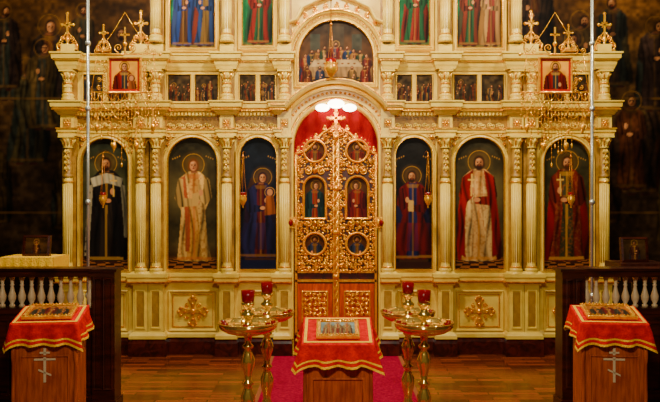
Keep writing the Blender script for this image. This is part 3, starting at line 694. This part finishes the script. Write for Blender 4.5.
# =========================================================== BANNERS
def banner(s):
    d=7.7; px=88 if s<0 else 592
    x,y,_=FP(px,270,d)
    e=thing('processional_banner','gilded openwork processional banner with small icon hung on tall silver pole','banner',(x,y,0),'processional banners')
    mb=MB(); mb.tube([(0,0,.03),(0,0,4.6)],.017,8)
    for zz in(.9,1.9,2.9,3.6): mb.lathe([(.018,-.03),(.03,-.01),(.03,.01),(.018,.03)],0,0,zz,10)
    mb.obj('pole',CHROME,e)
    mb=MB(); mb.lathe([(.17,0),(.17,.03),(.08,.05),(.04,.08),(.025,.14)],0,0,0,16); mb.obj('foot',BRASS,e)
    sc=F0/d; t=-s
    zt=CZ-(59-201)/sc; zb=CZ-(94-201)/sc
    cx=t*37/sc; w=.165; hb=zt-zb-.02
    mb=MB(); mb.tube([(0,0,zt+.05),(t*.75,0,zt+.05)],.008,6); mb.ball((t*.77,0,zt+.05),.018)
    for u in(-.3,-.22,.22,.3): spiral(mb,cx+u,zt+.09,0,.032,1.2,-PI/2,1 if u>0 else -1,.006)
    for q in(-1,1):
        spiral(mb,cx+q*.07,zt+.12,0,.05,1.3,-PI/2,q,.007)
        mb.tube([(cx+q*.3,0,zt+.05),(cx+q*.12,0,zt+.3),(cx,0,zt+.5)],.003,4)
        for j in range(8): mb.ball((cx+q*(.3-.03*j*1.0),0,zt+.05+.042*j),.007,n=5,k=3)
    mb.ball((cx,0,zt+.16),.025); mb.box(cx-.008,cx+.008,-.008,.008,zt+.05,zt+.34); mb.box(cx-.05,cx+.05,-.008,.008,zt+.25,zt+.268)
    mb.obj('cross_arm',GOLDB,e)
    cv=CV(2*w,hb,.006); cv.grad([(0,(216,120,4)),(1,(240,166,12))]); cv.mul(.7+.5*cv.noise(.05)); saint(cv,.0,-.42,hb*2.1,(120,14,6),(40,40,40),cape=(70,24,10),beard=s>0,child=s<0,hr=.7)
    cv.ring(0,-.42+hb*2.1*.93,.07*hb*2.1,.004,(120,50,6)); cv.put(((np.abs(cv.x)>w-.03)|(cv.z<.03)|(cv.z>hb-.03))*1.0,(176,28,6))
    cv.obj('banner_icon',e,(cx,-.02,zb+.02))
    mb=MB(); mb.box(cx-w,cx+w,-.015,.01,zb+.02,zb+.02+hb)
    mb.sweep([(cx-w,zb+.02),(cx-w,zb+.02+hb),(cx+w,zb+.02+hb),(cx+w,zb+.02)],[(-.005,0),(-.005,.02),(.008,.03),(.015,.02),(.018,0)],-.01,True,'XZ',0,True)
    mb.obj('icon_frame',GOLDB,e)
    mb=MB()
    for i in range(8):
        for q in(-1,1):
            spiral(mb,cx+q*(w+.05),zb+.02+i*.045,-.01,.026,1.2,i*1.5,q,.0055)
            if i%2: spiral(mb,cx+q*(w+.11),zb+.02+i*.045,-.01,.026,1.2,i*1.5,-q,.0055)
    mb.obj('filigree_border',GOLDB,e)['kind']='stuff'
    mb=MB(); n=21; W=.36
    for i in range(n):
        u=-1+2*i/(n-1); xx=cx+W*u; ln=.20+.46*(1-abs(u))**1.2*(.75+.25*(i%2))+.14*(i%3==0)
        mb.tube([(xx,0,zb+.02),(xx,0,zb-ln)],.003,4)
        for j in range(int(ln/.045)): mb.ball((xx,0,zb-.045*j-.012*(i%3)),.0072,n=5,k=3)
        mb.ball((xx,0,zb-ln-.015),.011,.011,.026,n=6,k=4)
    for r_,(ww,zz,nn) in enumerate(((.36,0,8),(.36,.10,6),(.26,.20,4),(.16,.30,3))):
        for i in range(nn):
            xa=cx-ww+2*ww*i/nn; xb=cx-ww+2*ww*(i+1)/nn
            mb.tube([(xa+(xb-xa)*q/6,-.01,zb-zz-.07*math.sin(PI*q/6)) for q in range(7)],.0042,4)
            mb.ball((xa,-.01,zb-zz),.012,n=6,k=4)
    mb.tube([(cx-.36,0,zb+.02),(cx+.36,0,zb+.02)],.007,6)
    mb.tube([(cx-.36,0,zb+.02),(cx-.3,0,zt+.05)],.004,4); mb.tube([(cx+.36,0,zb+.02),(cx+.3,0,zt+.05)],.004,4)
    mb.obj('beaded_fringe',GOLDB,e)['kind']='stuff'
    first=None
    for (u,zz) in((-.3,.36),(-.12,.56),(.12,.56),(.3,.36)):
        if first is None:
            m2=MB(); m2.lathe([(.003,.2),(.003,.04),(.024,.035),(.028,.0),(.018,-.025),(.005,-.05),(.002,-.07)],0,0,0,10); first=m2.obj('small_lamp',GOLDB,e,(cx+u,0,zb-zz))
        else: dup(first,e,(cx+u,0,zb-zz))
banner(-1); banner(1)
# =========================================================== RAILINGS
def rail(s):
    d=6.5; sc=F0/d; xr=1.99; y=d-D
    zz=lambda p:CZ-(p-201)/sc
    e=thing('choir_railing','dark wood choir partition with cream turned balusters','railing',(s*xr,y,0),'choir railings')
    T=lambda u:s*u
    def bx(mb,u0,u1,y0,y1,z0,z1,m=0): mb.box(min(T(u0),T(u1)),max(T(u0),T(u1)),y0,y1,z0,z1,m)
    Lr=1.35
    mb=MB(); bx(mb,0,.2,-.1,.1,0,zz(271)); bx(mb,-.02,.22,-.12,.12,zz(271),zz(268)); bx(mb,-.015,.215,-.115,.115,0,.14)
    for u in(.03,.115): mb.sweep([(T(u),.25),(T(u),zz(278)),(T(u+.055),zz(278)),(T(u+.055),.25)],[(0,0),(0,.02),(.01,.024),(.015,0)],-.1,True,'XZ')
    mb.obj('end_post',DARKW,e)
    mb=MB(); bx(mb,.2,Lr,-.09,.09,zz(276),zz(270)); bx(mb,.2,Lr,-.11,.11,zz(270),zz(267.5)); mb.obj('top_rail',DARKW,e)
    mb=MB(); bx(mb,.2,Lr,-.07,.07,zz(313),zz(307)); bx(mb,.2,Lr,-.05,.05,.1,zz(313)); bx(mb,.2,Lr,-.07,.07,0,.12)
    for i in range(3):
        u=.25+i*.36; mb.sweep([(T(u),.2),(T(u),zz(320)),(T(u+.3),zz(320)),(T(u+.3),.2)],[(0,0),(0,.02),(.02,.02),(.03,0)],-.05,True,'XZ')
    mb.obj('lower_panel',DARKW,e)
    H=zz(276)-zz(307)
    b_=MB(); b_.lathe([(.026,0),(.026,.02),(.014,.03),(.032,.07),(.035,.1),(.02,.15),(.013,.19),(.02,.2),(.013,.21),(.018,.24),(.026,H-.015),(.026,H)],0,0,0,10)
    o=None
    for i in range(12):
        loc=(T(.25+i*.088),0,zz(307))
        if o is None: o=b_.obj('baluster',BAL,e,loc)
        else: dup(o,e,loc)
rail(-1); rail(1)
def stand(px0,px1,ztp,label,cm):
    d=6.95; sc=F0/d; xc=CX+((px0+px1)/2-330)/sc; w=(px1-px0)/sc/2; zt=CZ-(ztp-201)/sc
    e=thing('choir_lectern',label,'lectern',(xc,d-D,0))
    mb=MB(); mb.box(-w,w,-.18,.2,zt-.02,zt); mb.lathe([(.15,0),(.15,.03),(.05,.06),(.035,.5),(.05,.7),(.035,.9),(.06,zt-.02)],0,0,0,12); mb.obj('stand',DARKW,e)
    mb=MB(); mb.box(-w-.01,w+.01,-.2,.21,zt,zt+.02)
    n=28; vs=[];fs=[]
    for j in range(4):
        for i in range(n+1):
            u=i/n; vs.append((-w-.012+(2*w+.024)*u,-.2-.012*j-(.012*math.sin(i*1.5)*j/3),zt+.02-.055*j-(.01*math.sin(i*.5) if j==3 else 0)))
    for j in range(3):
        for i in range(n): fs.append((j*(n+1)+i,j*(n+1)+i+1,(j+1)*(n+1)+i+1,(j+1)*(n+1)+i))
    mb.add(vs,fs,0,True)
    mb.box(-w-.015,-w,-.2,.2,zt-.14,zt+.02); mb.box(w,w+.015,-.2,.2,zt-.14,zt+.02); mb.obj('cover' ,cm,e)
    return xc,d,zt
xc,d,zt=stand(8,60,258,'choir book stand draped in yellow gold brocade',GCLOTH)
def darkicon(x,y,z,w,h,lb):
    e=thing('framed_icon',lb,'icon',(x,y,z)); e.rotation_euler=(-.12,0,0)
    mb=MB(); mb.box(-w,w,0,.03,0,h); mb.sweep([(-w,0),(-w,h),(w,h),(w,0)],[(-.0,0),(0,.015),(-.02,.02),(-.025,0)],0,True,'XZ',0,True); mb.obj('frame',DARKW,e)
    cv=CV(2*w-.05,h-.05,.007); cv.grad([(0,(50,30,16)),(1,(90,60,26))]); cv.mul(.5+.7*cv.noise(.04)); saint(cv,0,-.12,h*1.25,(80,40,24),(100,60,36),cape=(50,40,40)); cv.obj('painted_panel',e,(0,-.008,.025))
darkicon(xc+.03,d-D-.02,zt+.021,.13,.20,'small dark framed icon standing on gold brocade cover')
xs,ds,zs=stand(614,660,264,'dark wooden choir book stand',DARKW)
darkicon(xs-.03,ds-D-.02,zs+.021,.13,.24,'small dark framed icon resting on dark choir stand')
# =========================================================== LECTERNS
def drape(w,yf,yb,zf,zb,drop,flare=.02):
    mb=MB(); per=[]; N=20; M=14
    for i in range(N): per.append((-w+2*w*i/N,yf))
    for i in range(M): per.append((w,yf+(yb-yf)*i/M))
    for i in range(N): per.append((w-2*w*i/N,yb))
    for i in range(M): per.append((-w,yb+(yf-yb)*i/M))
    zf_=lambda y: zf+(zb-zf)*(y-yf)/(yb-yf)
    n=len(per); rows=[0,.06,.3,.68,.76,.9,1.0]; vs=[]
    for ri,t in enumerate(rows):
        for i,(x,y) in enumerate(per):
            cxn=x/w; cyn=(y-(yf+yb)/2)/((yb-yf)/2); wv=1+ (0.7*math.sin(i*1.05) if ri>1 else 0)
            cor=max(0,abs(cxn)-.75)*max(0,abs(cyn)-.75)*16
            vs.append((x+flare*t*wv*cxn,y+flare*t*wv*cyn,zf_(y)+.004-drop*t*(1+.28*cor*(ri>2))+( .004 if t==0 else 0)-(.006*math.sin(i*1.05+1)*t)))
    mb.v=vs
    for r in range(len(rows)-1):
        for i in range(n):
            mb.f.append([r*n+i,r*n+(i+1)%n,(r+1)*n+(i+1)%n,(r+1)*n+i]); mb.m.append(1 if r in(3,5) else 0); mb.s.append(True)
    mb.f.append(list(range(n))); mb.m.append(0); mb.s.append(False)
    b0=.95
    ring=[(-w*b0,yf+.02),(w*b0,yf+.02),(w*b0,yb-.02),(-w*b0,yb-.02)]
    ring2=[(-w*b0+.022,yf+.042),(w*b0-.022,yf+.042),(w*b0-.022,yb-.042),(-w*b0+.022,yb-.042)]
    mb.add([(x,y,zf_(y)+.0115) for x,y in ring+ring2],[(i,(i+1)%4,4+(i+1)%4,4+i) for i in range(4)],1)
    return mb
def ocross(mb,x,y,z,S,m):
    mb.box(x-.010*S,x+.010*S,y-.006,y,z-.16*S,z+.12*S,m); mb.box(x-.085*S,x+.085*S,y-.006,y,z+.02*S,z+.036*S,m); mb.box(x-.04*S,x+.04*S,y-.006,y,z+.075*S,z+.09*S,m)
    mb.prism([(x-.05*S,z-.05*S),(x-.05*S,z-.065*S),(x+.05*S,z-.11*S),(x+.05*S,z-.095*S)],y-.006,y,m)
def lectern(px,d0,w,zf,zb,dp,drop,label,lab2,lab3,icw,cross,rot=0,ich=.26,flare=.02):
    sc=F0/d0; x=CX+(px-330)/sc; y=d0-D
    e=thing('lectern',label,'lectern',(x,y,0)); e.rotation_euler=(0,0,rot)
    mb=MB(); W=w*.95
    mb.add([(-W,0,.0),(W,0,0),(W,dp,0),(-W,dp,0),(-W,0,zf-.02),(W,0,zf-.02),(W,dp,zb-.02),(-W,dp,zb-.02)],[(0,1,5,4),(1,2,6,5),(2,3,7,6),(3,0,4,7),(4,5,6,7),(3,2,1,0)])
    mb.box(-W-.02,W+.02,-.02,dp+.02,0,.1)
    mb.obj('cabinet',LECW,e)
    mb=MB(); mb.sweep([(-W+.05,.16),(-W+.05,zf-.24),(W-.05,zf-.24),(W-.05,.16)],[(0,0),(0,.012),(.012,.014),(.02,0)],0,True,'XZ'); mb.obj('carved_moulding',LECW,e)
    for q in(-1,1):
        mb=MB(); mb.lathe([(.018,0),(.018,.05),(.012,.07),(.016,.3),(.012,.55),(.018,.6),(.018,zf-.13)],q*(W-.005),-.008,.1,10); mb.obj('corner_post',LECW,e)
    mb=MB(); mb.add([(-w,-.02,zf-.03),(w,-.02,zf-.03),(w,dp+.02,zb-.03),(-w,dp+.02,zb-.03),(-w,-.02,zf),(w,-.02,zf),(w,dp+.02,zb),(-w,dp+.02,zb)],[(0,1,5,4),(1,2,6,5),(2,3,7,6),(3,0,4,7),(4,5,6,7),(3,2,1,0)])
    mb.obj('sloping_top',LECW,e)
    if cross:
        mb=MB(); ocross(mb,0,-.002,zf-.30,.95,0); mb.obj('cross_emblem',WHITE,e)
    c=drape(w+.006,-.028,dp+.028,zf,zb,drop,flare).obj('altar_cloth',[REDC,GCLOTH]); tag(c,lab2,'cloth'); c.location=(x,y,0); c.rotation_euler=(0,0,rot)
    sl=math.atan2(zb-zf,dp+.04)
    q=Vector((0,.04,zf+(zb-zf)*.06/(dp+.04)+.018)); q.rotate(e.rotation_euler)
    ic=thing('lectern_icon',lab3,'icon',(x+q.x,y+q.y,q.z)); ic.rotation_euler=(-PI/2+sl,0,rot)
    cv=CV(icw*2-.06,ich-.06,.006)
    if cross:
        cv.grad([(0,(110,50,14)),(1,(170,96,24))]); cv.mul(.7+.5*cv.noise(.03)); saint(cv,-.0,-.08,ich*1.15,(110,16,12),(120,70,30),cape=(60,40,30),beard=True)
        for q_ in(-1,1): saint(cv,q_*icw*.5,-.08,ich,(60,50,30),(110,40,20),cape=(90,56,24),beard=True)
    else:
        cv.grad([(0,(90,100,80)),(1,(130,150,150))]); cv.mul(.7+.5*cv.noise(.03))
        for xx in(-.07,0,.07): saint(cv,xx,.0,ich*.75,(170,136,80),(130,34,18),cape=(130,60,30),trim=(200,150,60))
    cv.obj('painted_panel',ic,(0,-.016,.03))
    mb=MB(); mb.box(-icw,icw,-.012,.0,0,ich); mb.sweep([(-icw,0),(-icw,ich),(icw,ich),(icw,0)],[(0,0),(0,.01),(-.01,.016),(-.03,.012),(-.034,0)],-.012,True,'XZ',0,True)
    for i in range(14):
        u=-icw+.02+(2*icw-.04)*i/13
        for zz in(.018,ich-.018): mb.ball((u,-.03,zz),.008,n=6,k=4)
    mb.obj('gilt_frame',GOLDB,ic)
lectern(338,5.25,.258,.865,.99,.4,.16,'wooden analogion on the crimson carpet before the doors','scarlet cloth with gold trim covering the central analogion','gold-framed festal icon lying on scarlet cloth',.16,False,0,.28,.045)
lectern(45,5.6,.25,.955,1.04,.34,.165,'brown wooden icon lectern with white three-bar cross by railing','red cloth with gold borders draped over brown lectern','gold-framed icon lying on red lectern cloth',.19,True,.12,.28,.03)
lectern(614,5.6,.25,.955,1.04,.34,.165,'brown wooden icon lectern with white three-bar cross beside partition','red brocade cloth with gold borders draped on lectern','gold-framed icon lying on red brocade cloth',.19,True,-.12,.28,.03)
# =========================================================== CANDLE STANDS
def cst(first,px,d):
    sc=F0/d; e=thing('candle_stand','polished brass church candle stand with tray and ruby glass lamp','candle stand',(CX+(px-330)/sc,d-D,0),'brass candle stands')
    if first:
        for q in first: dup(q,e,q.location)
        return first
    out=[]
    mb=MB(); mb.lathe([(.17,0),(.175,.02),(.16,.04),(.1,.06),(.06,.09),(.05,.12)],0,0,0,20); out.append(mb.obj('base',BRASS,e))
    mb=MB(); pr=[(.045,.12),(.03,.16),(.055,.2),(.03,.25),(.036,.3),(.052,.36),(.056,.42),(.036,.47),(.024,.5),(.044,.515),(.044,.53),(.024,.545),(.03,.6),(.05,.66),(.054,.70),(.034,.75),(.022,.78),(.042,.795),(.042,.81),(.022,.825),(.03,.88),(.08,.905)]
    mb.lathe(pr,0,0,0,18); out.append(mb.obj('turned_stem',BRASS,e))
    mb=MB(); mb.lathe([(.04,.885),(.10,.895),(.17,.915),(.21,.94),(.225,.96),(.225,.985),(.213,.985),(.2,.962),(.14,.95),(.0,.945)],0,0,0,40)
    mb.tube([(.225*math.cos(2*PI*i/36),.225*math.sin(2*PI*i/36),.985) for i in range(36)],.007,6,True)
    for i in range(14):
        a=2*PI*i/14+.2; mb.lathe([(.006,0),(.009,.008),(.006,.015),(.009,.028)],.16*math.cos(a),.16*math.sin(a),.955,8)
    out.append(mb.obj('tray',BRASS,e))
    mb=MB(); mb.lathe([(.05,.945),(.025,.98),(.02,1.0),(.046,1.02),(.054,1.05),(.03,1.07),(.024,1.09),(.048,1.12),(.052,1.135)],0,0,0,14); out.append(mb.obj('lamp_holder',BRASS,e))
    mb=MB(); mb.lathe([(.03,1.13),(.046,1.145),(.054,1.23),(.05,1.23),(.035,1.15)],0,0,0,14); out.append(mb.obj('ruby_glass_cup',RGLASS,e))
    mb=MB(); mb.lathe([(.006,-.02),(.014,-.01),(.018,.0),(.020,.02),(.017,.02),(.015,.005)],0,0,0,10); o=mb.obj('rim_glass_cup',RGLASS,e,(.16,-.08,.975)); out.append(o)
    for l in((-.16,-.08,.975),(.0,-.17,.975),(.19,.02,.975),(-.19,.02,.975)): out.append(dup(o,e,l))
    return out
f=cst(None,248,5.5); cst(f,267,6.05); cst(f,424,5.5); cst(f,408,6.05)
mb=MB(); mb.box(-.78,.78,-8,-.18,.001,.012)
for q in(-1,1): mb.box(q*.78-.02,q*.78+.02,-8,-.18,.001,.013,1)
o=mb.obj('carpet_runner',[CARP,CARPB]); tag(o,'crimson carpet runner leading to the royal doors','carpet')
# =========================================================== LIGHTS
def area(loc,tgt,size,e,col=(1,.90,.68)):
    l=bpy.data.lights.new('light','AREA'); l.energy=e; l.size=size; l.color=col; o=bpy.data.objects.new('unseen_area_light',l); COL.objects.link(o)
    o.location=loc; o.rotation_euler=(Vector(tgt)-Vector(loc)).to_track_quat('-Z','Y').to_euler()
area((0,-2.7,5.7),(0,0,2.2),.3,200)  # key lights added high before the screen
area((-2.9,-2.5,5.7),(-1.8,0,2),.25,125)
area((2.9,-2.5,5.7),(1.8,0,2),.25,125)
area((0,-7.4,3.8),(0,0,1.9),.5,150)  # added front fill to brighten doors and foreground, not a ceiling fixture
def pt(loc,e,r=.08,col=(1,.75,.45)):
    l=bpy.data.lights.new('lamp','POINT'); l.energy=e; l.shadow_soft_size=r; l.color=col; o=bpy.data.objects.new('lamp_and_fill_light',l); COL.objects.link(o); o.location=loc
pt((0,-.14,DS+.36),5,.05)
pt((-4.2,.4,4.6),10,.1); pt((4.2,.4,4.6),10,.1)  # added fill points that brighten the side murals, no lamps hang there
w=bpy.data.worlds.new('w'); bpy.context.scene.world=w; w.use_nodes=True
w.node_tree.nodes['Background'].inputs[0].default_value=(1,.78,.5,1); w.node_tree.nodes['Background'].inputs[1].default_value=.09
cam=bpy.data.cameras.new('cam'); co=bpy.data.objects.new('camera',cam); COL.objects.link(co)
co.location=(CX,-D,CZ); co.rotation_euler=(PI/2,0,0); cam.sensor_width=36; cam.lens=36*F0/660
bpy.context.scene.camera=co
